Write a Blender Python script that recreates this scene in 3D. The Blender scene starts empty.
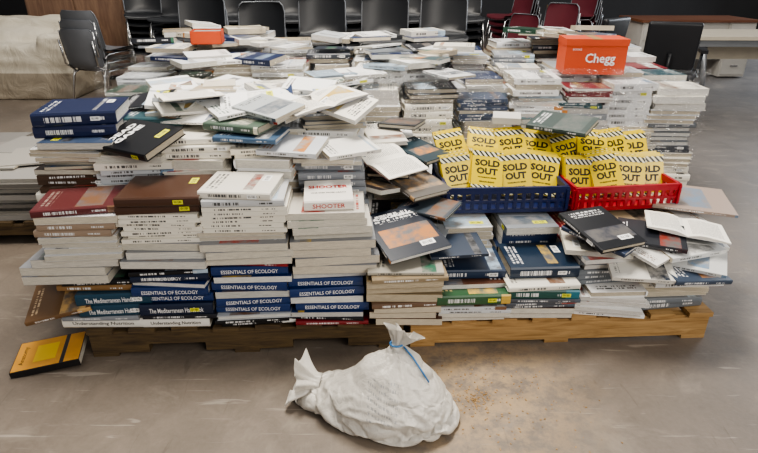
import bpy, bmesh, math, random, time
from mathutils import Matrix, Vector, noise
R=random.Random(7)
sc=bpy.context.scene
try: sc.view_settings.look='AgX - Medium High Contrast'
except Exception as e: print(e)
def srgb(h):
    h=h.lstrip('#'); out=[]
    for i in (0,2,4):
        c=int(h[i:i+2],16)/255
        out.append(c/12.92 if c<=.04045 else ((c+.055)/1.055)**2.4)
    return tuple(out)
T_=Matrix.Translation
def RZ(d): return Matrix.Rotation(math.radians(d),4,'Z')
def RX(d): return Matrix.Rotation(math.radians(d),4,'X')
def RY(d): return Matrix.Rotation(math.radians(d),4,'Y')

# ---------------------------------------------------------------- materials
MATS={}
class NT:
    def __init__(s,name):
        m=bpy.data.materials.new(name); m.use_nodes=True; s.m=m; s.t=m.node_tree; s.n=s.t.nodes; s.l=s.t.links
        s.b=s.n['Principled BSDF']; MATS[name]=m
    def put(s,inp,v):
        if v is None: return
        if isinstance(v,bpy.types.NodeSocket): s.l.new(v,inp)
        else:
            try: inp.default_value=v
            except Exception: inp.default_value=(*v,1)
    def math(s,op,a,b=None,c=None):
        n=s.n.new('ShaderNodeMath'); n.operation=op; s.put(n.inputs[0],a); s.put(n.inputs[1],b)
        if c is not None: s.put(n.inputs[2],c)
        return n.outputs[0]
    def mix(s,f,a,b,mode='MIX'):
        n=s.n.new('ShaderNodeMix'); n.data_type='RGBA'; n.blend_type=mode
        s.put(n.inputs[0],f); s.put(n.inputs[6],a if isinstance(a,bpy.types.NodeSocket) else (*a,1)); s.put(n.inputs[7],b if isinstance(b,bpy.types.NodeSocket) else (*b,1))
        return n.outputs[2]
    def comb(s,x,y,z):
        n=s.n.new('ShaderNodeCombineXYZ'); s.put(n.inputs[0],x); s.put(n.inputs[1],y); s.put(n.inputs[2],z); return n.outputs[0]
    def sep(s,v):
        n=s.n.new('ShaderNodeSeparateXYZ'); s.l.new(v,n.inputs[0]); return n.outputs
    def noise(s,v,scale,detail=2,rough=.5,dist=0):
        n=s.n.new('ShaderNodeTexNoise'); s.put(n.inputs['Vector'],v); n.inputs['Scale'].default_value=scale
        n.inputs['Detail'].default_value=detail; n.inputs['Roughness'].default_value=rough; n.inputs['Distortion'].default_value=dist
        return n.outputs[0]
    def coord(s,k='Object'):
        return s.n.new('ShaderNodeTexCoord').outputs[k]
    def attr(s,k):
        n=s.n.new('ShaderNodeAttribute'); n.attribute_name=k; return n
    def band(s,v,lo,hi):
        return s.math('MULTIPLY',s.math('GREATER_THAN',v,lo),s.math('LESS_THAN',v,hi))
    def ramp(s,f,stops):
        n=s.n.new('ShaderNodeValToRGB'); s.l.new(f,n.inputs[0]); e=n.color_ramp.elements
        while len(e)<len(stops): e.new(.5)
        for i,(p,c) in enumerate(stops):
            e[i].position=p; e[i].color=(*c,1) if not isinstance(c,(int,float)) else (c,c,c,1)
        return n.outputs[0]
    def bump(s,h,strength,dist=.01):
        n=s.n.new('ShaderNodeBump'); s.l.new(h,n.inputs['Height']); n.inputs['Strength'].default_value=strength; n.inputs['Distance'].default_value=dist
        s.l.new(n.outputs[0],s.b.inputs['Normal'])
    def out(s,col=None,rough=None,metal=None,spec=None):
        if col is not None: s.put(s.b.inputs['Base Color'],col if isinstance(col,bpy.types.NodeSocket) else (*col,1))
        if rough is not None: s.put(s.b.inputs['Roughness'],rough)
        if metal is not None: s.put(s.b.inputs['Metallic'],metal)
        if spec is not None: s.put(s.b.inputs['Specular IOR Level'],spec)
def simple(name,hexc,rough=.5,metal=0,var=.12,scale=8):
    m=NT(name); c=srgb(hexc); f=m.noise(m.coord(),scale,3)
    col=m.mix(f,tuple(x*(1-var) for x in c),tuple(min(1,x*(1+var)) for x in c)); m.out(col,rough,metal); return m
def mk_cover():
    m=NT('book_cover'); bk=m.attr('bk'); ac=m.attr('ac'); rnd=bk.outputs['Alpha']; sty=ac.outputs['Alpha']
    uv=m.sep(m.coord('UV')); cu,cv=uv[0],uv[1]
    n1=m.noise(m.comb(m.math('ADD',cu,m.math('MULTIPLY',rnd,31)),m.math('MULTIPLY',cv,1.3),m.math('MULTIPLY',rnd,77)),3.5,5,.65)
    pic=m.mix(m.ramp(n1,[(.4,0.),(.6,1.)]),ac.outputs['Color'],m.mix(.6,bk.outputs['Color'],(.2,.19,.18)))
    lo=m.math('MULTIPLY_ADD',rnd,.25,.05); hi=m.math('MULTIPLY_ADD',sty,.5,lo)
    pm=m.math('MULTIPLY',m.band(cv,lo,hi),m.band(cu,m.math('MULTIPLY_ADD',rnd,.2,-.05),m.math('MULTIPLY_ADD',rnd,-.2,1.08)))
    c=m.mix(pm,bk.outputs['Color'],pic)
    lum=m.n.new('ShaderNodeRGBToBW'); m.l.new(bk.outputs['Color'],lum.inputs[0])
    tv=m.math('MULTIPLY_ADD',m.math('LESS_THAN',lum.outputs[0],.3),.72,.06)
    tc=m.mix(m.math('MULTIPLY',m.math('GREATER_THAN',m.math('FRACT',m.math('MULTIPLY',rnd,17)),.6),.8),m.comb(tv,tv,tv),ac.outputs['Color'])
    line=m.math('FLOOR',m.math('MULTIPLY',cv,17)); fr=m.math('FRACT',m.math('MULTIPLY',cv,17))
    ln=m.noise(m.comb(m.math('MULTIPLY',cu,40),m.math('MULTIPLY',line,3.7),m.math('MULTIPLY',rnd,91)),1,1)
    top=m.math('MULTIPLY_ADD',m.math('FRACT',m.math('MULTIPLY',rnd,7)),.14,.72)
    tm=m.math('MULTIPLY',m.math('MULTIPLY',m.band(cv,top,.93),m.band(cu,.14,.86)),m.math('MULTIPLY',m.band(fr,.22,.78),m.math('GREATER_THAN',ln,.49)))
    tm=m.math('MULTIPLY',tm,m.math('GREATER_THAN',sty,-.01))
    m.out(m.mix(tm,c,tc),.3,0,.5)
mk_cover()
def mk_spine():
    m=NT('book_spine'); bk=m.attr('bk'); ac=m.attr('ac'); rnd=bk.outputs['Alpha']; sty=ac.outputs['Alpha']
    uv=m.sep(m.coord('UV')); su,sv=uv[0],uv[1]
    lum=m.n.new('ShaderNodeRGBToBW'); m.l.new(bk.outputs['Color'],lum.inputs[0])
    tv=m.math('MULTIPLY_ADD',m.math('LESS_THAN',lum.outputs[0],.3),.65,.08)
    ln=m.noise(m.comb(m.math('MULTIPLY',su,80),0,m.math('MULTIPLY',rnd,91)),1,1)
    lt=m.math('GREATER_THAN',ln,.48)
    a=m.math('MULTIPLY',m.band(su,.14,m.math('MULTIPLY_ADD',rnd,.2,.42)),m.band(sv,.3,.7))
    b=m.math('MULTIPLY',m.band(su,.7,.86),m.band(sv,.38,.62))
    tm=m.math('MULTIPLY',m.math('MAXIMUM',a,b),lt); tm=m.math('MULTIPLY',tm,m.math('GREATER_THAN',sty,-.01))
    bm=m.math('MULTIPLY',m.math('GREATER_THAN',sty,.6),m.math('GREATER_THAN',su,m.math('MULTIPLY_ADD',rnd,.2,.78)))
    c=m.mix(bm,bk.outputs['Color'],ac.outputs['Color'])
    c=m.mix(tm,c,m.comb(tv,tv,tv))
    m.out(c,.38,0,.5)
mk_spine()
def mk_pages():
    m=NT('book_pages'); bk=m.attr('bk'); uv=m.sep(m.coord('UV'))
    n=m.noise(m.comb(m.math('MULTIPLY',uv[0],5),m.math('MULTIPLY',uv[1],14),m.math('MULTIPLY',bk.outputs['Alpha'],50)),1.6,4,.7)
    v=m.ramp(n,[(.3,.5),(.7,1.)])
    m.out(m.mix(1,bk.outputs['Color'],v,'MULTIPLY'),.85,0,.15); m.bump(n,.4,.002)
mk_pages()
def mk_print():
    m=NT('printed_page'); uv=m.sep(m.coord('UV')); q=m.math('MULTIPLY',uv[1],26); n=m.noise(m.comb(m.math('MULTIPLY',uv[0],30),m.math('FLOOR',q),0),1,1)
    k=m.math('MULTIPLY',m.math('MULTIPLY',m.band(uv[0],.12,.88),m.band(uv[1],.1,.9)),m.math('MULTIPLY',m.band(m.math('FRACT',q),.3,.7),m.math('GREATER_THAN',n,.4)))
    m.out(m.mix(m.math('MULTIPLY',k,.7),srgb('#eeeae0'),(.08,.08,.08)),.8)
mk_print()
def mk_sticker(name,hexc):
    m=NT(name); uv=m.sep(m.coord('UV')); n=m.noise(m.comb(m.math('MULTIPLY',uv[0],45),0,0),1,0)
    k=m.math('MULTIPLY',m.math('MULTIPLY',m.band(uv[0],.12,.88),m.band(uv[1],.25,.8)),m.math('GREATER_THAN',n,.5))
    m.out(m.mix(k,srgb(hexc),(.02,.02,.02)),.5)
mk_sticker('sticker_white','#f4f4f2'); mk_sticker('sticker_yellow','#dfe040')
simple('ink_white','#ececec',.5,0,.02); simple('ink_black','#0c0c0c',.5,0,.02); simple('ink_red','#c02a20',.5,0,.05)
simple('ink_yellow','#f0c830',.5,0,.05); simple('ink_orange','#d99c3c',.45,0,.15,20); simple('bag_tape','#3f7fb8',.35,0,.05)
def mk_haz():
    m=NT('hazard_print'); uv=m.sep(m.coord('UV')); d=m.math('FRACT',m.math('MULTIPLY',m.math('ADD',uv[0],m.math('MULTIPLY',uv[1],.15)),6))
    m.out(m.mix(m.math('GREATER_THAN',d,.5),(.01,.01,.01),(.75,.72,.5)),.4)
mk_haz()
def mk_wood(name,a,b,sc_=3,rough=.75,stretch=(1,14,14)):
    m=NT(name); mp=m.n.new('ShaderNodeMapping'); m.l.new(m.coord(),mp.inputs[0]); mp.inputs['Scale'].default_value=stretch
    n=m.noise(mp.outputs[0],sc_,5,.6,1.5); n2=m.noise(m.coord(),2.2,3)
    c=m.mix(m.ramp(n,[(.3,0.),(.7,1.)]),srgb(a),srgb(b)); c=m.mix(m.math('MULTIPLY',n2,.5),c,tuple(x*.5 for x in srgb(a)))
    m.out(c,rough); m.bump(n,.3,.003)
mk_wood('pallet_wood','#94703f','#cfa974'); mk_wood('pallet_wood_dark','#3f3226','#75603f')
mk_wood('desk_veneer','#6a4232','#8d5f46',2,.35); mk_wood('panel_wood','#75594a','#9c7e66',2,.5,(8,8,1))
simple('laminate','#cbc2b0',.35); simple('metal_gray','#94979a',.35,.6); simple('chrome','#c8c8c8',.18,1)
simple('plastic_black','#1f2024',.38); simple('chair_shell_dark','#1b1d21',.36); simple('chair_rim','#74777c',.3,.5); simple('burgundy_fabric','#5a1926',.7); simple('chair_shell_gray','#6d7075',.4)
simple('crate_blue','#14214f',.4); simple('crate_red','#a01828',.4); simple('orange_card','#c44a22',.6,0,.08)
simple('brown_card','#9a7448',.8); simple('gray_sheet','#8d8a84',.7); simple('rubber','#141414',.7); simple('pale_card','#c4c1ba',.7)
def mk_film():
    m=NT('plastic_film'); n=m.noise(m.coord(),11,5,.65,2.5); m.bump(n,1.,.04); m.out((.9,.92,.95),.12)
    tr=m.n.new('ShaderNodeBsdfTransparent'); gl=m.n.new('ShaderNodeBsdfGlossy'); gl.inputs['Roughness'].default_value=.13
    bp=[x for x in m.n if x.type=='BUMP'][0]; m.l.new(bp.outputs[0],gl.inputs['Normal'])
    mx=m.n.new('ShaderNodeMixShader'); f=m.ramp(m.noise(m.coord(),20,4,.65,3),[(.5,.03),(.68,.35)])
    m.l.new(f,mx.inputs[0]); m.l.new(tr.outputs[0],mx.inputs[1]); m.l.new(gl.outputs[0],mx.inputs[2])
    m.l.new(mx.outputs[0],m.n['Material Output'].inputs['Surface'])
mk_film()
def mk_bag():
    m=NT('bag_plastic'); co=m.coord(); n2=m.noise(co,6,3)
    c=m.mix(n2,srgb('#bdb8ae'),srgb('#e0dcd4'))
    xyz=m.sep(co); q=m.math('MULTIPLY',m.math('ADD',xyz[2],m.math('MULTIPLY',xyz[0],.3)),62)
    lt=m.math('GREATER_THAN',m.noise(m.comb(m.math('MULTIPLY',xyz[0],260),m.math('FLOOR',q),0),1,1),.5)
    k=m.math('MULTIPLY',m.math('MULTIPLY',lt,m.band(m.math('FRACT',q),.3,.7)),m.math('MULTIPLY',m.band(xyz[0],-.03,.07),m.band(xyz[2],.09,.19)))
    c=m.mix(m.math('MULTIPLY',k,.55),c,srgb('#6f7680'))
    m.out(c,.28,0,.55); m.b.inputs['Subsurface Weight'].default_value=.1; m.b.inputs['Subsurface Radius'].default_value=(.02,.02,.02)
    m.bump(m.noise(co,28,4,.6,2.2),.5,.008)
mk_bag()
def mk_wrap():
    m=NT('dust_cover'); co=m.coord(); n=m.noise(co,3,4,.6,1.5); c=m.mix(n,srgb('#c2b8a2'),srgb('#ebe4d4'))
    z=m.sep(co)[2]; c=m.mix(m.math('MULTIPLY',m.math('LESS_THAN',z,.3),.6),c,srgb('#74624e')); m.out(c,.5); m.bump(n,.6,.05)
mk_wrap()
def mk_floor():
    m=NT('concrete'); co=m.coord()
    a=m.noise(co,.9,6,.62,.6); b=m.noise(co,5,7,.72,.8); d=m.noise(co,60,3,.6); g=m.noise(co,2.3,6,.7,2.)
    c=m.mix(m.ramp(a,[(.3,0.),(.7,1.)]),srgb('#6a5f55'),srgb('#897d70'))
    c=m.mix(m.ramp(b,[(.34,.45),(.62,0.)]),c,srgb('#4e463f')); c=m.mix(m.math('MULTIPLY',d,.3),c,srgb('#988f84'))
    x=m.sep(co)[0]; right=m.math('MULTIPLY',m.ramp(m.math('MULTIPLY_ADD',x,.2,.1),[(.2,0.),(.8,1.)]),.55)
    c=m.mix(right,c,srgb('#666a70'))  # bluish cast of light on the right side, painted into the floor colour
    c=m.mix(m.ramp(g,[(.54,0.),(.75,.35)]),c,srgb('#aaa092'))
    mp=m.n.new('ShaderNodeMapping'); m.l.new(co,mp.inputs[0]); mp.inputs['Scale'].default_value=(2,26,1); mp.inputs['Rotation'].default_value=(0,0,.7)
    sc1=m.noise(mp.outputs[0],1.5,3,.6,.6); c=m.mix(m.math('MULTIPLY',m.ramp(sc1,[(.64,0.),(.7,1.)]),.3),c,srgb('#c3bbb0'))
    mp=m.n.new('ShaderNodeMapping'); m.l.new(co,mp.inputs[0]); mp.inputs['Scale'].default_value=(24,2,1); mp.inputs['Rotation'].default_value=(0,0,.25)
    sc1=m.noise(mp.outputs[0],1.3,3,.6,.8); c=m.mix(m.math('MULTIPLY',m.ramp(sc1,[(.66,0.),(.72,1.)]),.3),c,srgb('#4a423c'))
    v=m.n.new('ShaderNodeVectorMath'); v.operation='DISTANCE'; m.l.new(co,v.inputs[0]); v.inputs[1].default_value=(.36,1.6,0)
    k=m.math('MULTIPLY',m.ramp(v.outputs['Value'],[(.15,1.),(.5,0.)]),m.ramp(m.noise(co,12,6,.75),[(.4,0.),(.58,1.)]))
    c=m.mix(m.math('MULTIPLY',k,.75),c,srgb('#b09877'))
    m.out(c,m.ramp(b,[(.3,.4),(.7,.6)]),0,.4); m.bump(d,.15,.004)
mk_floor()
simple('wall_paint','#343436',.8,0,.2,2)

# ---------------------------------------------------------------- mesh builder
_tc={}
def text_geo(s,bold=0.):
    k=(s,bold)
    if k in _tc: return _tc[k]
    cu=bpy.data.curves.new('t','FONT'); cu.body=s; cu.offset=bold; cu.resolution_u=2
    ob=bpy.data.objects.new('t',cu); sc.collection.objects.link(ob); dg=bpy.context.evaluated_depsgraph_get(); dg.update()
    ev=ob.evaluated_get(dg); me=ev.to_mesh(); vs=[v.co.copy() for v in me.vertices]; fs=[tuple(p.vertices) for p in me.polygons]
    ev.to_mesh_clear(); bpy.data.objects.remove(ob); bpy.data.curves.remove(cu)
    x0=min(v.x for v in vs); x1=max(v.x for v in vs); y0=min(v.y for v in vs); y1=max(v.y for v in vs)
    vs=[((v.x-x0)/(x1-x0)-.5,(v.y-y0)/(y1-y0)-.5) for v in vs]; _tc[k]=(vs,fs,(y1-y0)/(x1-x0)); return _tc[k]
class MB:
    def __init__(s): s.v=[];s.f=[];s.m=[];s.uv=[];s.bk=[];s.ac=[];s.slots=[];s.sm=[]
    def slot(s,n):
        if n not in s.slots: s.slots.append(n)
        return s.slots.index(n)
    def face(s,pts,mat,uvs=None,bk=(.5,.5,.5,0),ac=(.5,.5,.5,0),sm=False):
        b=len(s.v); s.v.extend(pts); n=len(pts); s.f.append(tuple(range(b,b+n))); s.m.append(s.slot(mat))
        s.uv.extend(uvs or [(0.02,0.02)]*n); s.bk.extend([bk]*n); s.ac.extend([ac]*n); s.sm.append(sm)
    def box(s,M,x0,x1,y0,y1,z0,z1,mat,skip='',uvs=None,bk=(.5,.5,.5,0),ac=(.5,.5,.5,0),mats=None):
        p=[M@Vector(c) for c in ((x0,y0,z0),(x1,y0,z0),(x1,y1,z0),(x0,y1,z0),(x0,y0,z1),(x1,y0,z1),(x1,y1,z1),(x0,y1,z1))]
        F={'b':(3,2,1,0),'t':(4,5,6,7),'f':(0,1,5,4),'k':(2,3,7,6),'l':(3,0,4,7),'r':(1,2,6,5)}
        for k,ix in F.items():
            if k in skip: continue
            s.face([p[i] for i in ix],(mats or {}).get(k,mat),(uvs or {}).get(k),bk,ac)
    def cbox(s,M,sx,sy,sz,mat,**k): s.box(M,-sx/2,sx/2,-sy/2,sy/2,-sz/2,sz/2,mat,**k)
    def tube(s,pts,r,mat,n=8,M=Matrix()):
        pts=[Vector(p) for p in pts]; b=len(s.v)
        for i,p in enumerate(pts):
            d=(pts[min(i+1,len(pts)-1)]-pts[max(i-1,0)]).normalized()
            a=d.cross(Vector((0,0,1)) if abs(d.z)<.9 else Vector((1,0,0))).normalized(); c=d.cross(a)
            for j in range(n):
                t=2*math.pi*j/n; s.v.append(M@(p+a*math.cos(t)*r+c*math.sin(t)*r))
        def add(ix):
            s.f.append(ix); s.m.append(s.slot(mat)); s.uv.extend([(0,0)]*len(ix)); s.bk.extend([(.5,.5,.5,0)]*len(ix)); s.ac.extend([(.5,.5,.5,0)]*len(ix)); s.sm.append(len(ix)==4)
        for i in range(len(pts)-1):
            for j in range(n):
                k=(j+1)%n; add((b+i*n+j,b+i*n+k,b+(i+1)*n+k,b+(i+1)*n+j))
        add(tuple(b+j for j in range(n))[::-1]); e=b+(len(pts)-1)*n; add(tuple(e+j for j in range(n)))
    def grid(s,rows,mat):
        b=len(s.v); nr=len(rows); nc=len(rows[0])
        for r in rows: s.v.extend(r)
        for i in range(nr-1):
            for j in range(nc-1):
                s.f.append((b+i*nc+j,b+i*nc+j+1,b+(i+1)*nc+j+1,b+(i+1)*nc+j)); s.m.append(s.slot(mat)); s.uv.extend([(0,0)]*4)
                s.bk.extend([(.5,.5,.5,0)]*4); s.ac.extend([(.5,.5,.5,0)]*4); s.sm.append(True)
    def text(s,M,st,w,h,mat,bold=0.):
        vs,fs,asp=text_geo(st,bold); h=h or w*asp; b=len(s.v); s.v.extend([M@Vector((x*w,y*h,0)) for x,y in vs])
        for f in fs:
            s.f.append(tuple(b+i for i in f)); s.m.append(s.slot(mat)); n=len(f); s.uv.extend([(0,0)]*n); s.bk.extend([(0,0,0,0)]*n); s.ac.extend([(0,0,0,0)]*n); s.sm.append(False)
    def topz(s,x0,x1,y0,y1): return max(v.z for v in s.v if x0<v.x<x1 and y0<v.y<y1)
    def build(s,name,parent=None):
        me=bpy.data.meshes.new(name); me.from_pydata([tuple(v) for v in s.v],[],s.f)
        for n in s.slots: me.materials.append(MATS[n])
        me.polygons.foreach_set('material_index',s.m); me.polygons.foreach_set('use_smooth',s.sm)
        u=me.uv_layers.new(name='UVMap'); u.data.foreach_set('uv',[c for t in s.uv for c in t])
        for k,d in (('bk',s.bk),('ac',s.ac)):
            a=me.color_attributes.new(k,'FLOAT_COLOR','CORNER'); a.data.foreach_set('color',[c for t in d for c in t])
        me.update(); ob=bpy.data.objects.new(name,me); sc.collection.objects.link(ob)
        if parent: ob.parent=parent
        return ob
def empty(name):
    e=bpy.data.objects.new(name,None); e.empty_display_size=.1; sc.collection.objects.link(e); return e
def remesh(parts,vox,smooth,name):
    bm=bmesh.new()
    for p in parts:
        c,r,rot=p[:3]; Mx=T_(c)@RY(rot)@Matrix.Diagonal((*r,1))
        if len(p)>3: bmesh.ops.create_cube(bm,size=2,matrix=Mx)
        else: bmesh.ops.create_icosphere(bm,subdivisions=4,radius=1,matrix=Mx)
    me=bpy.data.meshes.new(name); bm.to_mesh(me); bm.free(); ob=bpy.data.objects.new(name,me); sc.collection.objects.link(ob)
    md=ob.modifiers.new('r','REMESH'); md.mode='VOXEL'; md.voxel_size=vox
    s=ob.modifiers.new('s','SMOOTH'); s.iterations=smooth; s.factor=.7
    dg=bpy.context.evaluated_depsgraph_get(); dg.update(); me2=bpy.data.meshes.new_from_object(ob.evaluated_get(dg)); bpy.data.objects.remove(ob)
    o=bpy.data.objects.new(name,me2); sc.collection.objects.link(o); return o

# ---------------------------------------------------------------- plastic bag: loose film settled over its contents by a cloth solve, then frozen
def make_bag():
    t0=time.time()
    body=[((.04,0,.085),(.18,.14,.085),0),((.11,-.01,.07),(.125,.115,.07),8),((.05,.01,.14),(.125,.1,.075),10),((.055,.02,.185),(.075,.06,.045),0),
          ((-.08,.02,.065),(.12,.1,.06),-8),((-.17,.05,.04),(.08,.07,.03),0)]
    skin=body+[((.055,.03,.215),(.045,.035,.035),0),((-.19,.06,.055),(.1,.085,.03),-12)]
    col=remesh(body,.012,6,'col'); ob=remesh(skin,.0072,2,'src')
    ns=[v.normal.copy() for v in ob.data.vertices]
    for v,n in zip(ob.data.vertices,ns):
        v.co+=n*(.014+.008*noise.noise(v.co*18)); v.co.z=max(v.co.z,.006)
    for v in col.data.vertices: v.co.z=max(v.co.z,.003)
    fm=bpy.data.meshes.new('f'); fm.from_pydata([(-1,-1,0),(1,-1,0),(1,1,0),(-1,1,0)],[],[(0,1,2,3)]); fo=bpy.data.objects.new('f',fm); sc.collection.objects.link(fo)
    for o in (fo,col):
        o.modifiers.new('c','COLLISION'); o.collision.thickness_outer=.003; o.collision.cloth_friction=30
    md=ob.modifiers.new('cl','CLOTH'); s=md.settings; s.quality=8; s.mass=.1; s.tension_stiffness=25; s.compression_stiffness=25; s.shear_stiffness=8; s.bending_stiffness=.02; s.air_damping=3
    s.shrink_min=-.2
    md.collision_settings.distance_min=.003; md.collision_settings.collision_quality=3; md.collision_settings.use_self_collision=False
    for f in range(1,24): sc.frame_set(f)
    dg=bpy.context.evaluated_depsgraph_get(); me2=bpy.data.meshes.new_from_object(ob.evaluated_get(dg))
    for o in (ob,fo,col): bpy.data.objects.remove(o)
    sc.frame_set(1)
    TIE=Vector((.055,.03,.235))
    for v in me2.vertices:                       # folds running into the gathered neck
        d=v.co-TIE; r=math.hypot(d.x,d.y); th=math.atan2(d.y,d.x)+.8*noise.noise(v.co*7)
        k=max(0,1-r/.15)*(1 if v.co.z>.08 else 0)
        v.co.z+=k*(.010*math.cos(th*11)+.006*math.cos(th*17+1))*min(1,r/.03)+.02*max(0,1-r/.05)
        v.co.z=max(v.co.z,.002)
    zt=max(v.co.z for v in me2.vertices if math.hypot(v.co.x-.055,v.co.y-.03)<.025)
    bm=bmesh.new(); bm.from_mesh(me2)
    def ruffle(M,L,r0,r1,flat,nf,seed):
        rows=[]
        for i in range(13):
            t=i/12; rr=r0+(r1-r0)*(t**1.3)+(.012*max(0,1-t*5)); row=[]
            for j in range(72):
                a=2*math.pi*j/72; w=1+.38*t*math.sin(nf*a+seed+t*1.5)+.2*t*math.sin((nf*2+1)*a+seed*2)
                row.append(bm.verts.new(M@Vector((rr*w*math.cos(a),rr*w*math.sin(a)*flat,L*t*(1+.16*math.sin(3*a+seed))))))
            rows.append(row)
        for i in range(12):
            for j in range(72): bm.faces.new((rows[i][j],rows[i][(j+1)%72],rows[i+1][(j+1)%72],rows[i+1][j]))
    ruffle(T_((.055,.03,zt-.014))@RY(22)@RX(-12),.062,.014,.05,.6,6,.7)
    ruffle(T_((-.215,.06,.055))@RY(-78),.085,.03,.075,1.,7,2.1)
    for v in bm.verts: v.co.z=max(v.co.z,.002)
    bm.to_mesh(me2); bm.free()
    me2.name='plastic_bag'; me2.materials.clear(); me2.materials.append(MATS['bag_plastic'])
    for p in me2.polygons: p.use_smooth=True; p.material_index=0
    e=empty('plastic_bag'); o=bpy.data.objects.new('bag_film',me2); sc.collection.objects.link(o); o.parent=e
    sb=o.modifiers.new('s','SUBSURF'); sb.levels=1; sb.render_levels=1
    tb=MB(); tb.tube([(.055+.021*math.cos(a*.5236),.03+.018*math.sin(a*.5236),zt+.004) for a in range(13)],.0035,'bag_tape',8)
    tb.tube([(.075,.025,zt+.002),(.11,.0,zt-.025),(.14,-.02,zt-.06),(.165,-.03,zt-.095)],.003,'bag_tape',8); tb.build('drawstring',e)
    xs=[v.co.x for v in me2.vertices]; print('BAG',min(xs),max(xs),zt,time.time()-t0)
    e.location=(.0,1.5,0); e.rotation_euler=(0,0,math.radians(-5)); e.scale=(1.02,1,1.06)
make_bag()

PAGE=['#e9e5da','#dfd8c8','#f0eee8','#d8cdb8','#e6e2dc','#cfc5b2']
PAL=['#f0f0ee']*11+['#ebe6da']*5+['#d9dadb']*3+['#c2c6ca']*2+['#1f2c4e','#2a3c60','#14161c','#22242a','#4c3a2e','#7d2730','#2a4538','#2f5058','#a8977a','#8c5a3c','#8a8f96','#e3dccb','#3d4b63','#9fb0be','#6e747a','#b7a98e']
ACC=['#c9a850','#a8382c','#3b5f8e','#e9e9e4','#3f6b56','#c08040','#7b93ad','#101216','#b0c4d4','#7b5a44','#55606c','#202a3a']
def book(mb,M,L,W,T,col='#ffffff',acc=None,hard=True,page=None,plain=False,st=None,spine=None,cover=None,stick=None,ink='ink_white'):
    rnd=R.random(); c4=(*srgb(col),rnd); a4=(*srgb(acc or R.choice(ACC)),-1. if plain else (st if st is not None else R.random()))
    p4=(*srgb(page or R.choice(PAGE)),rnd); c=.0032 if hard else .0009; o=.004 if hard else .0003
    x=L/2; y=W/2; ll=L*4
    mb.box(M,-x+o,x-o,-y+c,y-o,c,T-c,'book_pages',skip='btf',bk=p4,uvs={'k':[(0,0),(ll,0),(ll,T*60),(0,T*60)],'l':[(0,0),(ll,0),(ll,T*60),(0,T*60)],'r':[(0,0),(ll,0),(ll,T*60),(0,T*60)]})
    cuv={'t':[(0,1),(0,0),(1,0),(1,1)],'b':[(1,1),(1,0),(0,0),(0,1)]}
    mb.box(M,-x,x,-y,y,T-c,T,'book_cover',uvs=cuv,bk=c4,ac=a4); mb.box(M,-x,x,-y,y,0,c,'book_cover',uvs=cuv,bk=c4,ac=a4)
    b=(.006 if hard else .0008)*min(1,T/.03)
    pr=[(-y,0),(-y-b*.75,T*.15),(-y-b,T*.5),(-y-b*.75,T*.85),(-y,T)] if hard else [(-y-b,0),(-y-b,T)]
    for (ya,za),(yb,zb) in zip(pr,pr[1:]):
        mb.face([M@Vector((-x,ya,za)),M@Vector((x,ya,za)),M@Vector((x,yb,zb)),M@Vector((-x,yb,zb))],'book_spine',[(0,za/T),(1,za/T),(1,zb/T),(0,zb/T)],c4,a4,hard)
    for sx in (-x,x):
        mb.face([M@Vector((sx,ya,za)) for ya,za in (pr if sx<0 else pr[::-1])]+([M@Vector((sx,-y+c,0 if sx>0 else T)),M@Vector((sx,-y+c,T if sx>0 else 0))]),'book_cover',None,c4,a4)
    MS=M@T_((0,-y-b-.0008,T/2))@RX(90); MC=M@T_((0,0,T+.0006))@RZ(90)
    if spine: mb.text(MS,spine,min(L*.74,len(spine)*T*.42),T*.42,ink,.01)
    if cover:
        for i,(t,w,h,yy,k) in enumerate(cover): mb.text(MC@T_((0,yy*L,0)),t,w*W,h*L,k,.045)
    if stick:
        k='sticker_yellow' if stick=='y' else 'sticker_white'; w=.035;h=min(T*.7,.016); sx=R.choice([.25,.32])*L
        mb.face([MS@Vector((sx+a*w,b2*h,.0003)) for a,b2 in ((-.5,-.5),(.5,-.5),(.5,.5),(-.5,.5))],k,[(0,0),(1,0),(1,1),(0,1)])
        mb.face([MC@Vector((W*.2+a*.06,-L*.32+b2*.028,.0003)) for a,b2 in ((-.5,-.5),(.5,-.5),(.5,.5),(-.5,.5))],k,[(0,0),(1,0),(1,1),(0,1)])
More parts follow.
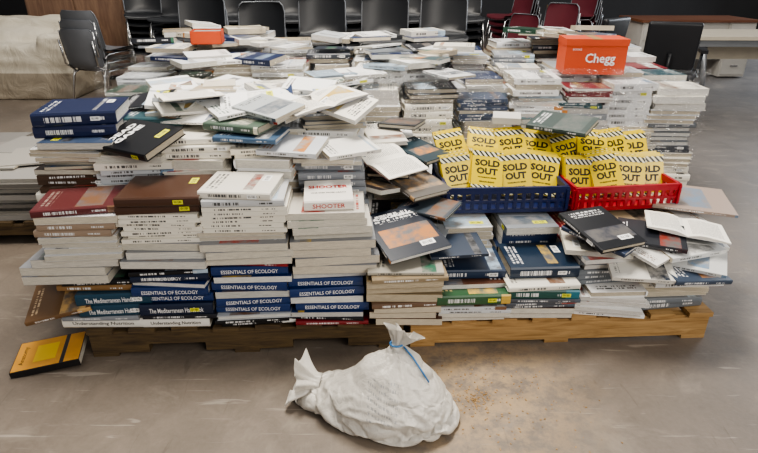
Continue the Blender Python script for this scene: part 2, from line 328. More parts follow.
def open_book(mb,M,L=.24,W=.17,T=.016,col='#c2c6ca'):
    """book lying open, pages up, spine along x in the middle, leaves curling up from the gutter"""
    c4=(*srgb(col),R.random()); p4=(*srgb('#efeae0'),R.random())
    for sgn in (-1,1):
        n=8; prev=None
        for i in range(n+1):
            t=i/n; y=sgn*W*t; z=T*(.25+1.1*math.sin(min(1,t*2.2)*math.pi/2)*(1-.55*t)); zc=.001+.006*t
            cur=(y,z,zc)
            if prev:
                (ya,za,ca),(yb,zb,cb)=prev,cur
                if sgn>0: q=[(-L/2,ya,za),(L/2,ya,za),(L/2,yb,zb),(-L/2,yb,zb)]
                else: q=[(-L/2,yb,zb),(L/2,yb,zb),(L/2,ya,za),(-L/2,ya,za)]
                uvy=(prev_t,t); uq=[(prev_t,0),(prev_t,1),(t,1),(t,0)] if sgn>0 else [(t,0),(t,1),(prev_t,1),(prev_t,0)]
                mb.face([M@Vector(v) for v in q],'printed_page',uq,p4,c4,True)
                for sx in (-L/2,L/2): mb.face([M@Vector((sx,ya,ca)),M@Vector((sx,yb,cb)),M@Vector((sx,yb,zb)),M@Vector((sx,ya,za))],'book_pages',None,p4,c4)
                mb.face([M@Vector((-L/2-.003,ya,ca)),M@Vector((L/2+.003,ya,ca)),M@Vector((L/2+.003,yb,cb)),M@Vector((-L/2-.003,yb,cb))],'book_cover',None,c4,c4)
            prev=cur; prev_t=t
        y,z,zc=prev; mb.face([M@Vector((-L/2,y,zc)),M@Vector((L/2,y,zc)),M@Vector((L/2,y,z)),M@Vector((-L/2,y,z))],'book_pages',None,p4,c4)
YAW={'s':0,'f':180,'l':90,'r':-90}
def lots(mb,base,s,t,z,ztop,pf=.45,pal=PAL,jit=1.,Ls=(.22,.285)):
    while z<ztop-.012:
        L=R.uniform(*Ls); W=L*R.uniform(.74,.84); T=R.choice([.012,.016,.02,.026,.032,.04]); col=R.choice(pal); hard=T>.024 and R.random()<.6
        acc=R.choice(ACC); st=R.random(); page=R.choice(PAGE); fc='f' if R.random()<pf else 's'
        if R.random()<.12: fc=R.choice('lr')
        ox=R.uniform(-.018,.018)*jit; oy=R.uniform(-.014,.014)*jit; yy=R.gauss(0,2.5)*jit
        for i in range(R.choice([1,2,3,4,5,6])):
            if z+T>ztop+.01: return z
            f2=fc if R.random()<.8 else {'f':'s','s':'f','l':'r','r':'l'}[fc]
            M=base@T_((s+ox+R.uniform(-.01,.01)*jit,t+oy+R.uniform(-.01,.01)*jit,z))@RZ(YAW[f2]+yy+R.gauss(0,2.2)*jit)
            book(mb,M,L,W,T,col,acc,hard,page,st=st,stick=(R.choice('wwy') if R.random()<.4 else None)); z+=T+.0006
    return z
def stack(mb,base,s,t,z,items):
    for it in items:
        it=dict(it); n=it.pop('n',1); fc=it.pop('fc','s'); dx=it.pop('dx',0); dy=it.pop('dy',0); yaw=it.pop('yaw',0)
        for i in range(n):
            M=base@T_((s+dx+R.uniform(-.015,.015),t+dy+R.uniform(-.02,.008),z))@RZ(YAW[fc]+yaw+R.gauss(0,2.8)); k=dict(it)
            book(mb,M,k.pop('L',.285),k.pop('W',.21),k.pop('T',.03),**k)
            z+=it.get('T',.03)+.0006
    return z
def drape(mb,base,x0,x1,y0,y1,z1,z0=.2,off=.02,top=True):
    n=44; prof=[(y0-off,z0),(y0-off-.01,(z0+z1)/2*.8),(y0-off-.012,(z0+z1)/2),(y0-off,z1-.12),(y0-off+.01,z1-.04),(y0+.04,z1+.008)]
    if top: prof+=[(y0+.3,z1+.02),((y0+y1)/2,z1+.03)]
    P=[];rows=[]
    for (a,b),(c,d) in zip(prof,prof[1:]):
        for k in range(5): P.append((a+(c-a)*k/5,b+(d-b)*k/5))
    for y,z in P:
        r=[]
        for i in range(n+1):
            x=x0+(x1-x0)*i/n; w=noise.noise(Vector((x*9,y*6+z*4,2.2)))*.025+noise.noise(Vector((x*30,y*15+z*12,5)))*.008
            r.append(base@Vector((x,y+(w-.012 if z<z1 else 0),z+(w if z>z1 else 0))))
        rows.append(r)
    mb.grid(rows,'plastic_film')

# ---------------------------------------------------------------- room
def plane_box(name,x0,x1,y0,y1,z0,z1,mat):
    m=MB(); m.box(Matrix(),x0,x1,y0,y1,z0,z1,mat); return m.build(name)
plane_box('floor',-9,11,-3,13,-.1,0,'concrete')
plane_box('wall_back',-9,11,13,13.2,0,4.5,'wall_paint')
plane_box('wall_left',-9.2,-9,-3,13.2,0,4.5,'wall_paint')

# ---------------------------------------------------------------- pallets
def pallet(base,w,d,wood,h=.135,notch=True):
    m=MB()
    for k in range(3):
        t=.02+k*(d-.058)/2
        m.box(base,0,w,t-.019,t+.019,.055,h-.02,wood)
        if notch:
            for a,b in ((0,.18*w),(.36*w,.64*w),(.82*w,w)): m.box(base,a,b,t-.019,t+.019,.016,.0551,wood)
        else: m.box(base,0,w,t-.019,t+.019,.016,.0551,wood)
    n=8
    for i in range(n):
        x=i*(w-.1)/(n-1); e=R.uniform(-.008,.008); m.box(base,x,x+.1,-.012+e,d+.01+e,h-.02,h,wood)
    for x in (0,.45*w,w-.1): m.box(base,x,x+.1,0,d,0,.016,wood)
    return m.build('wooden_pallet')
B=T_((-1.14,1.81,0))@RZ(2.96)
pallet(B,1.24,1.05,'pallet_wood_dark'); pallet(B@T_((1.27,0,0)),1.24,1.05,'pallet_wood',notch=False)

# ---------------------------------------------------------------- front left pile
BR='#523426'; EC='#1c3568'
ECO=dict(T=.037,col=EC,acc='#e9e9e4',st=.2,plain=True,spine='ESSENTIALS OF ECOLOGY',ink='ink_white',L=.285,W=.215)
NUT=dict(T=.042,col='#efece4',acc='#d8862a',plain=True,spine='Understanding Nutrition',ink='ink_black',L=.32,W=.22)
MED=dict(T=.048,col='#1d4358',plain=True,spine='The Mediterranean Handbook',ink='ink_white',L=.275,W=.2,stick='w')
PG=lambda T,n,c='#e4ddd0',col=BR,**k:dict(T=T,n=n,fc='f',page=c,col=col,hard=False,**k)
pl=MB()
z=stack(pl,B,.07,.11,.136,[NUT,dict(T=.02,col='#8a8f96',L=.29),dict(MED,n=2,dx=.06,dy=-.02,T=.05),dict(T=.024,col='#8a6a44'),dict(T=.02,col='#15161a',dx=.02)])
z=stack(pl,B,.06,.1,z,[PG(.034,2,'#e6e0d2','#8a8c90',dx=-.07,L=.31),PG(.034,1,'#e6e1d6','#8a8c90',dx=-.03,L=.31),PG(.022,4,'#ded8ca','#d9dadb',L=.27,yaw=3),dict(T=.026,n=2,col='#9a8674',dx=.0,L=.27),PG(.028,1,'#e9e0cc','#d9dadb'),dict(T=.028,col='#5d2a2c',dx=.0,yaw=4)])
z=stack(pl,B,.365,.1,.136,[dict(NUT,L=.26),dict(T=.02,col='#22242c'),dict(MED,col='#1b2740',T=.05,dy=.0,stick='y',L=.275),dict(ECO,n=2),dict(ECO,fc='f',page='#f0eee8',T=.024,spine=None),dict(T=.03,col='#1b2740',spine='ECOLOGY',ink='ink_white'),dict(T=.018,col='#15161a'),dict(T=.014,col='#8c2026')])
z=stack(pl,B,.36,.1,z,[PG(.03,2,'#ece8de','#8a8c90',L=.31,dy=-.02),PG(.03,1,'#e4decf','#8a8c90',L=.3,yaw=-4),dict(T=.016,n=7,col='#eae5d8',L=.285,hard=False,st=.1,acc='#2a2c30'),dict(T=.034,n=2,col='#4a3226',L=.29,W=.23,stick='y',plain=True)])
z=stack(pl,B,.655,.1,.136,[dict(T=.018,col='#15161a',n=2),dict(T=.02,col='#b4b8bc',fc='f',page='#f0eee8'),dict(ECO,n=2),PG(.03,1,'#d8d6d0',EC,L=.29),dict(ECO),PG(.026,1,'#f0eee8',EC,L=.29),dict(ECO),dict(T=.014,col='#8c2026')])
z=stack(pl,B,.65,.1,z,[PG(.03,3,'#e8e1d1','#8a8c90',L=.315,dy=-.015),PG(.018,2,'#e4dac7','#d9dadb',L=.31),dict(T=.016,n=6,col='#eae5d8',L=.3,hard=False,st=.1,acc='#2a2c30'),dict(T=.028,col='#c4c6c8',L=.29,yaw=5),dict(T=.028,col='#e0dbd0',L=.26,acc='#8c382c',stick='w',yaw=-8)])
z=stack(pl,B,.95,.1,.136,[dict(T=.018,col='#7c1f26'),dict(T=.018,col='#15161a'),PG(.022,1,'#d8d6d0','#2a3d6a',L=.28),dict(ECO,n=1),PG(.03,1,'#f0eee8',EC,L=.28),dict(ECO,n=2),PG(.026,1,'#e0deda',EC,L=.28)])
z=stack(pl,B,.955,.1,z,[PG(.034,4,'#e4dac8','#8a8c90',L=.315,dx=.01,dy=-.015),PG(.026,4,'#e9e3d5','#c9c4ba',L=.29,yaw=2)])
Ms=B@T_((.955,.12,z))@RZ(3)
book(pl,Ms,.18,.21,.04,col='#ece8e0',spine='SHOOTER',ink='ink_red',plain=True)
pl.text(Ms@T_((0,.03,.041)),'SHOOTER',.15,.03,'ink_red',.03); pl.text(Ms@T_((0,-.03,.041)),'ONE STEP FROM DEATH',.13,.012,'ink_black',.01)
for j,(t,hh) in enumerate(((.33,.77),(.55,.84),(.76,.84),(.94,.8))):
    for i,s in enumerate((-.03,.2,.44,.7,.97)):
        h=hh+R.uniform(-.05,.05)-(0.06 if i==4 and j<1 else 0)
        lots(pl,B,s+R.uniform(-.02,.02),t+.02,.136,h,.6,jit=1.5,Ls=(.25,.3))
lots(pl,B,-.1,.42,.136,.55,.5)
def loose(mb,x,y,z,yaw,L,W,T,tx=0,ty=0,**k): book(mb,B@T_((x,y,z))@RZ(yaw)@RX(tx)@RY(ty),L,W,T,**k)
loose(pl,-.02,.42,.82,5,.3,.26,.045,col='#20284a',acc='#c9ccd0',st=.1); loose(pl,-.02,.42,.866,8,.3,.26,.05,col='#1d2748',st=.1,acc='#c9ccd0',stick='w')
loose(pl,.24,.26,.805,-32,.29,.2,.03,tx=16,col='#101115',plain=True,cover=[('DEAD',.7,.1,.3,'ink_white'),('GAME',.7,.1,.16,'ink_white')],stick='y')
loose(pl,.62,.34,.84,-22,.24,.18,.03,col='#56685a',acc='#e0ddc8'); loose(pl,.7,.42,.87,-30,.25,.18,.02,tx=6,col='#8e979e',hard=False); loose(pl,.66,.3,.81,-12,.25,.18,.02,col='#4a6480')
loose(pl,.72,.38,.9,-38,.24,.17,.015,tx=8,ty=4,col='#aeb3b4',hard=False,acc='#55606c')
loose(pl,.82,.26,.775,-15,.24,.17,.018,tx=7,col='#c9ccd0',hard=False); loose(pl,1.03,.28,.76,25,.22,.16,.015,tx=6,col='#e6e4de',hard=False)
for q in range(34):
    x=R.uniform(0,1.05); y=R.uniform(.42,.95); a=R.uniform(-18,18)
    loose(pl,x,y,.87+R.uniform(0,.025),R.uniform(0,360),R.uniform(.2,.27),R.uniform(.14,.2),R.choice([.01,.015,.02,.028]),tx=a,ty=R.uniform(-11,11),col=R.choice(PAL[:24]+PAL),hard=False,stick=R.choice(['w',None,'y',None]))
open_book(pl,B@T_((.36,.55,.915))@RZ(25)@RX(-6)); open_book(pl,B@T_((.92,.5,.90))@RZ(-60)@RX(8),col='#2a3c60')
book(pl,T_((-1.225,1.86,.24))@RZ(14)@RX(14)@RY(-10),.24,.2,.02,col='#6e5236',acc='#c9a46b',st=.8)
pl.build('book_pile')

# ---------------------------------------------------------------- middle pile
pm=MB()
stack(pm,B,1.25,.06,.136,[PG(.03,3,'#ddd2bd',L=.26),dict(T=.022,col='#6a5240'),PG(.034,3,'#cdbfa6','#7a6a50',L=.29),dict(T=.018,col='#8d7d64',dy=-.02),dict(T=.014,col='#a9a498')])
for j,(t,hh) in enumerate(((.32,.47),(.54,.54),(.76,.6),(.94,.66))): lots(pm,B,1.25,t+.02,.136,hh,.5)
loose(pm,1.25,.12,.46,-68,.28,.26,.014,ty=15,tx=3,col='#141d2c',acc='#b87838',st=.75,hard=False,stick='w',cover=[('COOKING',.7,.07,.36,'ink_white')])
loose(pm,1.3,.2,.41,-20,.26,.2,.02,col='#9fa4a8')
loose(pm,1.17,.36,.56,-130,.24,.17,.02,ty=-12,col='#3a3234',acc='#b0906a',st=.9,hard=False); loose(pm,1.32,.4,.56,-60,.26,.2,.02,ty=8,col='#5b5650',acc='#b0906a',st=.9)
loose(pm,1.22,.5,.62,-100,.25,.18,.02,ty=10,col='#232a33',acc='#8b7f75',st=.8); loose(pm,1.36,.6,.64,-50,.24,.17,.02,ty=8,col='#24363e',st=.6); loose(pm,1.2,.7,.69,-80,.24,.17,.02,ty=6,col='#d9d4ca')
loose(pm,1.3,.82,.71,-110,.24,.18,.02,ty=-6,col='#2e3236',st=.9,acc='#7b5a44'); loose(pm,1.37,.28,.5,-35,.22,.16,.015,tx=5,col='#3f474f',st=.7,acc='#7b5a44')
open_book(pm,B@T_((1.2,.45,.655))@RZ(35)@RX(12),L=.22,W=.15,col='#5d2730')
pm.build('book_pile')

# ---------------------------------------------------------------- front right pile
pr=MB()
stack(pr,B,1.51,.08,.136,[PG(.02,2,'#e9e4d8'),dict(T=.016,n=2,col='#c9ccd0'),dict(T=.02,col='#15161a'),dict(T=.044,col='#33583a',acc='#c9a850',st=.8,dy=-.02,L=.285,stick='y'),PG(.02,1,'#f0eee8',dy=.03),dict(T=.04,col='#22344e',dy=.06,L=.27,W=.2,acc='#9fb4c8',stick='w')])
stack(pr,B,1.79,.08,.136,[PG(.026,2,'#e9e4d8'),dict(T=.016,n=3,col='#50545c'),dict(T=.04,col='#24504a',acc='#2a6f7f',st=.9,dy=-.02,L=.285,stick='y'),dict(T=.022,col='#e0dcd0'),dict(T=.05,col='#1b2c40',acc='#c9a850',st=.3,dy=.05,L=.275,W=.21,stick='w')])
for s,h in ((2.07,.40),(2.34,.38)): lots(pr,B,s,.11,.136,h,.6,jit=1.8,Ls=(.25,.3))
lots(pr,B,2.44,.33,.136,.41,.6,jit=1.5)
for j,t in enumerate((.33,.55,.77,.95)):
    for i,s in enumerate((1.53,1.8,2.07,2.32)): lots(pr,B,s+R.uniform(-.01,.01),t+.02,.136,.43,.5,jit=.8)
pr.build('book_pile')
ps=MB()
loose(ps,2.03,.1,.462,-72,.27,.21,.02,ty=9,col='#121419',acc='#3a3c46',st=.6,stick='w'); loose(ps,2.06,.12,.43,-50,.27,.21,.02,ty=5,col='#32405a',acc='#55606c')
loose(ps,2.24,.1,.43,-24,.25,.19,.02,tx=5,col='#24262c',acc='#8c382c',st=.6); loose(ps,2.36,.08,.40,14,.26,.2,.02,tx=6,col='#d7d8d6',hard=False)
loose(ps,2.42,.16,.41,-12,.27,.21,.016,tx=3,ty=5,col='#e4e2dc',acc='#55606c',hard=False); loose(ps,2.38,.03,.37,-30,.25,.18,.014,tx=12,col='#cfd0ce',hard=False)
loose(ps,2.36,.0,.33,8,.25,.19,.02,tx=8,ty=6,col='#3a4658'); loose(ps,2.22,.04,.405,35,.22,.16,.012,tx=10,col='#e6e4de',hard=False)
loose(ps,2.16,.0,.35,-10,.24,.18,.016,tx=12,col='#d5d2ca',hard=False)
loose(ps,1.45,.11,.4,5,.23,.17,.012,tx=4,col='#2a3648',hard=False)
open_book(ps,B@T_((2.4,.14,.445))@RZ(65)@RX(4)@RY(5),L=.23,W=.15,col='#8a8f96')
ps.build('loose_books')
ps=MB(); loose(ps,2.57,.42,.455,-18,.34,.28,.012,tx=3,ty=2,col='#a08f84',acc='#76889c',st=1.,hard=False); ps.build('coffee_table_book')

# ---------------------------------------------------------------- crates of workbooks
def crate(M,w,d,h,mat,cols):
    e=empty('plastic_crate'); m=MB(); t=.006
    m.box(M,-w/2,w/2,-d/2,d/2,0,t,mat)
    for a,b,c,dd in ((-w/2-.008,w/2+.008,-d/2-.008,-d/2+t),(-w/2-.008,w/2+.008,d/2-t,d/2+.008),(-w/2-.008,-w/2+t,-d/2,d/2),(w/2-t,w/2+.008,-d/2,d/2)):
        m.box(M,a,b,c,dd,h-.028,h,mat); m.box(M,a,b,c,dd,0,.016,mat); m.box(M,a,b,c,dd,h*.45-.005,h*.45+.005,mat)
    def fb(q):
        x=-w/2+q*w; wd=.014 if q in (0,1) else .008
        for y in (-d/2,d/2): m.box(M,x-wd,x+wd,y-.004,y+.004,.01,h-.01,mat)
    def sb(q):
        y=-d/2+q*d; wd=.014 if q in (0,1) else .008
        for x in (-w/2,w/2): m.box(M,x-.004,x+.004,y-wd,y+wd,.01,h-.01,mat)
    for i in range(15): fb(i/14)
    for i in range(11): sb(i/10)
    m.build('basket',e)
    b=MB()
    for (x,y,z,tilt,yaw,roll,n,spread) in cols:
        for i in range(n):
            M2=M@T_((x+R.uniform(-.004,.004),y-i*spread,z+R.uniform(-.004,.004)))@RZ(yaw+R.gauss(0,1.5))@RX(tilt)@RZ(-90+roll+R.gauss(0,1))
            L,Wd,T=.19,.14,.013
            book(b,M2,L,Wd,T,col='#d8bd18',acc='#f0e060',hard=False,page='#e8e2cc',plain=True,
                 cover=[('SOLD',.8,.17,.16,'ink_black'),('OUT',.68,.17,-.05,'ink_black'),('WORKBOOK SERIES',.6,.035,-.21,'ink_black'),('GRADE EIGHT',.5,.04,-.32,'ink_black')])
            MC=M2@T_((0,0,T+.0007))@RZ(90)
            b.face([MC@Vector(q) for q in ((-Wd/2,L*.33,0),(Wd/2,L*.33,0),(Wd/2,L*.46,0),(-Wd/2,L*.46,0))],'hazard_print',[(0,0),(1,0),(1,1),(0,1)])
            b.face([MC@Vector(q) for q in ((-Wd/2,-L*.49,0),(Wd/2,-L*.49,0),(Wd/2,-L*.41,0),(-Wd/2,-L*.41,0))],'hazard_print',[(0,0),(1,0),(1,1),(0,1)])
    b.build('workbooks',e); return e
crate(B@T_((1.71,.52,.447)),.52,.36,.115,'crate_blue',
  [(-.19,.15,.19,46,8,8,3,.017),(-.05,.16,.2,38,-5,-7,3,.018),(.085,.15,.19,50,2,5,3,.016),(.2,.15,.18,44,-12,-6,3,.016),
   (-.195,.03,.115,60,12,4,5,.015),(-.06,.04,.135,48,2,-8,5,.016),(.075,.03,.12,58,-6,6,5,.015),(.195,.03,.11,54,-10,-5,5,.015)])
crate(B@T_((2.23,.52,.447))@RZ(4),.47,.35,.11,'crate_red',
  [(-.16,.15,.17,52,9,8,3,.016),(-.04,.15,.185,42,-5,-7,3,.017),(.07,.15,.175,50,6,5,3,.016),(.17,.15,.16,56,-14,9,3,.016),
   (-.165,.02,.095,64,11,-7,5,.015),(-.04,.03,.115,52,0,7,5,.016),(.075,.02,.1,60,-6,-5,5,.015),(.175,.02,.09,66,-14,6,4,.015)])
tb=MB(); book(tb,B@T_((2.02,.62,.75))@RZ(-38)@RX(7),.27,.2,.025,col='#3c4a46',acc='#4d5b56',st=.9); tb.build('hardcover_book')
tb=MB(); tb.cbox(B@T_((1.79,.74,.76))@RZ(-15)@RX(4),.13,.1,.03,'pale_card'); tb.build('white_gift_box')

# ---------------------------------------------------------------- rear pallets with books
RPAL=['#f0f0ee']*7+['#ebe6da']*6+['#d9dadb']*5+['#c9ccd0']*3+PAL[-16:]+['#a8acb0','#8a8f96','#14161c','#3a3f48','#1f2c4e']
specs=[(-1.52,3.12,1.05,.82,4),(-.42,3.05,1.12,.80,4),(.78,3.2,1.03,.82,4)]
for k,(x0,y0,w,h0,nx) in enumerate(specs):
    base=T_((x0,y0,0))@RZ(1.5 if k<2 else -1)
    pallet(base,w,1.1,'pallet_wood')
    m=MB(); ny=5
    for i in range(nx):
        for j in range(ny):
            s=.13+i*(w-.24)/(nx-1); t=.1+j*.225
            h=h0+R.uniform(-.06,.05)+.032*j
            if k==0 and j==0: h-=.04
            if k==2 and j<3: h=h0+R.uniform(-.03,.02)+.02*j
            lots(m,base,s,t,.136,h,.6,jit=1.3,Ls=(.24,.3),pal=RPAL)
    for q in range(20):
        t=R.uniform(.05,1.); sx=R.uniform(.12,w-.12)
        if k==2 and t<.55: continue
        book(m,base@T_((sx,t,h0+.055+.14*t+q*.001))@RZ(R.uniform(0,360))@RX(R.uniform(-9,9)),.25,.18,R.uniform(.01,.035),col=R.choice(PAL),hard=False)
    if k==2: zb=m.topz(1.04,1.5,3.28,3.56)
    if k==0: zt=m.topz(-1.2,-.9,3.48,3.72)
    drape(m,base,-.03,w+.03,-.02,1.,h0+.08,.3 if k else .5,top=k!=2)
    m.build('book_pile')
base=T_((-2.95,2.78,0))@RZ(2)
pallet(base,1.25,1.05,'pallet_wood_dark')
m=MB(); z=.136
while z<.36:
    T=R.choice([.012,.02,.03])
    for cx in (.3,.93):
        M=base@T_((cx+R.uniform(-.02,.02),.5+R.uniform(-.02,.02),z))@RZ(R.choice((0,180))+R.gauss(0,1))
        book(m,M,.6,.95,T,col=R.choice(['#8d8a86','#a29f9a','#77746f','#b0aca4']),hard=False,page=R.choice(['#a8a49c','#c4bfb6','#8e8a84']),plain=True,acc='#8a8680')
    z+=T+.0006
for q in range(5): book(m,base@T_((.3+.18*q,.4+R.uniform(-.2,.3),z+.003*q))@RZ(R.uniform(-20,20)),.5,.35,.01,col=R.choice(['#a29f9a','#8a6f66','#b0aca4','#9a9490']),hard=False,plain=True)
m.build('poster_sheet_stack')

# ---------------------------------------------------------------- orange boxes
bx=MB(); Mb=T_((1.25,3.42,zb+.003))@RZ(-4)@Matrix.Scale(.84,4)
bx.cbox(Mb@T_((0,0,.115)),.41,.24,.23,'orange_card')
bx.box(Mb,-.209,.209,-.124,.124,.19,.233,'orange_card')
bx.box(Mb,-.03,.03,-.1242,.1242,.23,.2336,'brown_card')
bx.text(Mb@T_((.03,-.1246,.1))@RX(90),'Chegg',.2,.08,'ink_white',.015)
bx.text(Mb@T_((-.13,-.1246,.165))@RX(90),'BOOKS',.06,.012,'ink_white')
bx.build('cardboard_box')
m=MB(); Mb=T_((-1.05,3.6,zt+.004))@RZ(8)
for a in ((-.09,.09,-.08,-.077),(-.09,.09,.077,.08),(-.09,-.087,-.08,.08),(.087,.09,-.08,.08)): m.box(Mb,*a,0,.075,'orange_card')
m.box(Mb,-.09,.09,-.08,.08,0,.003,'orange_card'); m.box(Mb,-.08,.08,-.07,.07,.004,.068,'gray_sheet'); m.build('magazine_tray')

# ---------------------------------------------------------------- loose book on floor
Mf=T_((-1.3,1.8,.002))@RZ(16)@RX(3)@RY(-4)@T_((0,0,.008))
m=MB(); book(m,Mf,.245,.18,.028,col='#1a1a1c',acc='#e88a18',plain=True,page='#efe8d8',hard=False)
Mc=Mf@T_((0,0,.0288))
m.face([Mc@Vector(q) for q in ((-.12,-.087,0),(.05,-.087,0),(.05,.087,0),(-.12,.087,0))],'ink_orange')
m.face([Mc@Vector(q) for q in ((.065,-.087,0),(.12,-.087,0),(.12,.087,0),(.065,.087,0))],'ink_orange')
m.text(Mc@T_((-.09,0,.0004))@RZ(90),'Anatomy',.11,.022,'ink_black'); m.face([(Mc@T_((-.02,0,.0004)))@Vector(q) for q in ((-.03,-.05,0),(.05,-.05,0),(.05,.05,0),(-.03,.05,0))],'ink_yellow'); m.build('paperback_book')

# ---------------------------------------------------------------- chairs
def chair_geo(m,M,shell,frame='chrome'):
    prof=[(-.235,.425),(-.22,.45),(-.12,.452),(0,.445),(.13,.44),(.19,.455),(.225,.5),(.24,.56),(.255,.65),(.27,.75),(.278,.81),(.28,.84)]
    for off in (0,.012):
        rows=[]
        for i,(y,z) in enumerate(prof):
            r=[]; seat=i<6; wd=.225*(1 if 0<i<len(prof)-2 else (.93 if i!=len(prof)-1 else .8))
            for j in range(9):
                q=j/4-1; x=q*wd
                yy=y-(0 if seat else .05*q*q)-off*(0 if seat else -1); zz=z+(.02*q*q if seat else 0)-(off if seat else 0)
                r.append(M@Vector((x,yy,zz)))
            rows.append(r)
        m.grid(rows,shell)
        if off==0: E=[r[0] for r in rows[5:]]+rows[-1][1:-1]+[r[-1] for r in rows[5:]][::-1]
    m.tube(E,.007,'chair_rim',6)
    for sx in (-1,1):
        m.tube([(sx*.235,-.27,.0),(sx*.2,-.2,.4),(sx*.19,-.15,.425),(sx*.19,.12,.42),(sx*.2,.17,.39),(sx*.235,.27,0)],.011,frame,8,M)
        m.tube([(sx*.2,.14,.42),(sx*.21,.24,.5),(sx*.215,.262,.74)],.01,frame,8,M)
    m.tube([(-.19,-.1,.42),(.19,-.1,.42)],.01,frame,8,M); m.tube([(-.19,.1,.42),(.19,.1,.42)],.01,frame,8,M)
def chair_stack(x,y,n,yaw,shell,pitch=.085,lean=-.03):
    m=MB()
    for i in range(n): chair_geo(m,T_((x,y,0))@RZ(yaw)@T_((0,i*lean,i*pitch+.002))@RZ(R.uniform(-1.5,1.5)),shell)
    return m.build('stacking_chairs')
for i,x in enumerate((-1.74,-1.15,-.55,.05,.63)): chair_stack(x,5.75+R.uniform(-.05,.05),R.choice([4,5]),R.uniform(-5,5),'chair_shell_dark')
for i,x in enumerate((-2.3,-1.65,-1.0,-.35,.3,.95)): chair_stack(x,6.9,6,R.uniform(-6,6),'chair_shell_dark')
for i,x in enumerate((-2.2,-1.4,-.6,.2,1.0)): chair_stack(x,8.1,5,R.uniform(-6,6),'chair_shell_dark')
chair_stack(-2.95,6.1,3,160,'chair_shell_gray'); chair_stack(-2.9,7.4,6,20,'chair_shell_dark')
for x,y,n,yw in ((1.45,6.5,2,-60),(2.05,7.0,3,-50),(1.9,8.2,5,-70),(2.7,8.1,5,-60)): chair_stack(x,y,n,yw,'burgundy_fabric')

def rbox(name,parent,M,sx,sy,sz,mat,bev=.03):
    bm=bmesh.new(); bmesh.ops.create_cube(bm,size=1,matrix=Matrix.Diagonal((sx,sy,sz,1)))
    bmesh.ops.bevel(bm,geom=bm.edges[:],offset=bev,segments=4,affect='EDGES',profile=.6); bmesh.ops.transform(bm,matrix=M,verts=bm.verts)
    me=bpy.data.meshes.new(name); bm.to_mesh(me); bm.free(); me.materials.append(MATS[mat])
    for p in me.polygons: p.use_smooth=True
    o=bpy.data.objects.new(name,me); sc.collection.objects.link(o); o.parent=parent; return o
def office_chair(x,y,yaw):
    e=empty('office_chair'); M=T_((x,y,0))@RZ(yaw)
    rbox('seat',e,M@T_((0,0,.48)),.5,.48,.09,'plastic_black',.035)
    rbox('backrest',e,M@T_((0,.25,.76))@RX(-8),.44,.06,.42,'plastic_black',.028)
    m=MB(); m.tube([(0,0,.1),(0,0,.44)],.025,'plastic_black',12,M); m.tube([(0,.1,.44),(0,.3,.5),(0,.29,.7)],.02,'plastic_black',8,M)
    for k in range(5):
        a=k*2*math.pi/5; c,s=math.cos(a),math.sin(a); m.tube([(0,0,.12),(c*.15,s*.15,.1),(c*.3,s*.3,.075)],.018,'plastic_black',8,M)
        m.tube([(c*.3-s*.02,s*.3+c*.02,.03),(c*.3+s*.02,s*.3-c*.02,.03)],.03,'rubber',12,M)
    m.build('base',e)
    m=MB()
    for q in (-1,1): m.tube([(q*.2,0,.45),(q*.29,0,.46),(q*.3,.02,.68)],.014,'plastic_black',8,M); m.box(M@T_((q*.3,0,.69)),-.03,.03,-.14,.13,0,.03,'plastic_black')
    m.build('armrests',e)
office_chair(2.72,5.5,160); office_chair(2.1,5.9,-140)

# ---------------------------------------------------------------- laminate table on casters (right)
m=MB(); M=T_((4.3,6.5,0))@RZ(-2)
m.box(M,-.95,.95,-.4,.4,.71,.745,'laminate'); m.box(M,-.9,.9,.1,.12,.45,.709,'laminate'); m.box(M,-.9,.9,-.36,-.33,.64,.7095,'metal_gray')
for x in (-.78,.78):
    m.box(M,x-.04,x+.04,-.33,.38,.69,.7095,'metal_gray')
    m.tube([(x-.04,-.3,.7),(x+.03,-.35,.1)],.026,'metal_gray',10,M); m.tube([(x,.3,.7),(x,.35,.1)],.026,'metal_gray',10,M); m.tube([(x+.03,-.36,.07),(x+.02,-.3,.1),(x,.3,.1),(x,.36,.07)],.02,'metal_gray',8,M)
    for y in (-.35,.35): m.tube([(x-.0,y,.035),(x+.04,y,.035)],.034,'rubber',14,M)
m.build('folding_table')
m=MB(); M=T_((4.3,8.3,0))
m.box(M,-.8,.8,-.4,.4,.73,.76,'desk_veneer'); m.box(M,-.76,-.4,-.36,.36,.02,.729,'pale_card'); m.box(M,.4,.76,-.36,.36,.02,.729,'pale_card'); m.box(M,-.4,.4,-.34,-.32,.25,.729,'pale_card')
for x in (-.74,.42):
    for i in range(3): m.box(M,x,x+.32,-.375,-.36,.05+i*.225,.26+i*.225,'pale_card'); m.box(M,x+.11,x+.21,-.387,-.375,.16+i*.225,.175+i*.225,'chrome')
m.build('office_desk')
for (x,y,w,d,h,z) in ((3.0,9.4,.6,.45,.45,0),(2.95,9.4,.5,.4,.4,.452)):
    m=MB(); M=T_((x,y,z))@RZ(8); m.box(M,-w/2,w/2,-d/2,d/2,0,h,'brown_card'); m.box(M,-.03,.03,-d/2-.002,d/2+.002,h-.1,h+.002,'pale_card'); m.box(M,-w/2,w/2,-.002,.002,h,h+.003,'rubber'); m.build('moving_box')
m=MB(); M=T_((-3.95,8.0,0))@RZ(6)
m.box(M,-.6,.6,-.25,.25,.06,1.5,'panel_wood'); m.box(M,-.63,.63,-.28,.28,1.5,1.53,'panel_wood'); m.box(M,-.58,.58,-.22,.22,0,.06,'rubber')
for a,b in ((-.58,-.01),(.01,.58)): m.box(M,a,b,-.27,-.25,.1,1.46,'panel_wood')
for x in (-.05,.05): m.tube([(x,-.29,.7),(x,-.29,.85)],.008,'chrome',8,M)
m.build('wooden_cabinet')
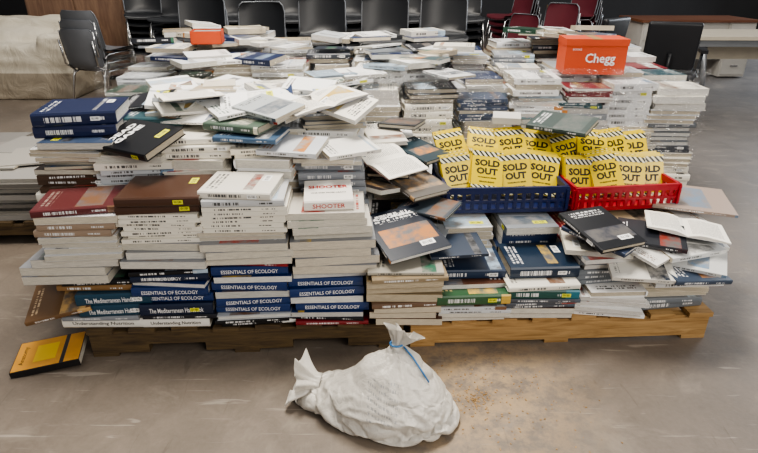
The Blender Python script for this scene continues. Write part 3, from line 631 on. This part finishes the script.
so=remesh([((0,0,.22),(.8,.45,.22),0,1),((0,.25,.5),(.78,.2,.34),0,1),((-.68,0,.4),(.14,.45,.3),0,1),((.68,0,.4),(.14,.45,.3),0,1),((0,-.1,.5),(.55,.33,.09),0,1),((0,.1,.62),(.6,.3,.12),0)],.03,8,'covered_sofa')
ns=[v.normal.copy() for v in so.data.vertices]
for v,n in zip(so.data.vertices,ns):
    c=v.co; v.co=c+n*(noise.noise(c*2.2)*.03+(1-abs(noise.noise(Vector((c.x*3,c.y*3,c.z*8)))))*.03); v.co.z=max(v.co.z,.002)
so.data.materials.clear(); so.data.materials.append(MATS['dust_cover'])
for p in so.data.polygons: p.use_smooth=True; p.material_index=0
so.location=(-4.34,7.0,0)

m=MB()
for i in range(420):
    a=R.uniform(0,6.28); r=abs(R.gauss(0,.17)); x=.34+r*math.cos(a)*1.3; y=1.56+r*math.sin(a)*.9
    if y>1.8 or (x<.27 and y<1.66): continue
    w=R.uniform(.0012,.0038); m.box(T_((x,y,.0012))@RZ(R.uniform(0,180)),-w,w,-w*.5,w*.5,-.001,.001,'pallet_wood')
m.build('sawdust')

# ---------------------------------------------------------------- light
w=bpy.data.worlds.new('world'); sc.world=w; w.use_nodes=True; bg=w.node_tree.nodes['Background']; bg.inputs[0].default_value=(1,.98,.97,1); bg.inputs[1].default_value=.37
def area(name,loc,target,sx,sy,e,col):
    l=bpy.data.lights.new(name,'AREA'); l.shape='RECTANGLE'; l.size=sx; l.size_y=sy; l.energy=e; l.color=col
    o=bpy.data.objects.new(name,l); sc.collection.objects.link(o); o.location=loc; o.rotation_euler=(Vector(target)-Vector(loc)).to_track_quat('-Z','Y').to_euler()
area('ceiling_light',(-.3,2.8,4.2),(0,2.5,0),2.2,1.0,260,(1,.93,.83))
area('door_light',(3.2,-2.5,3.4),(.3,2.4,.3),3.0,2.2,190,(1,.94,.86))
area('back_ceiling_light',(0,6.2,4.4),(0,7,0),6,1.2,150,(1,.96,.9))
area('side_door_light',(9.5,9,2.6),(2,4,0),4,3,330,(.85,.92,1))

cam=bpy.data.cameras.new('camera'); cam.sensor_width=36; cam.lens=560/758*36; cam.clip_start=.05
co=bpy.data.objects.new('camera',cam); sc.collection.objects.link(co); co.location=(0,0,1.42); co.rotation_euler=(math.radians(65),0,0); sc.camera=co
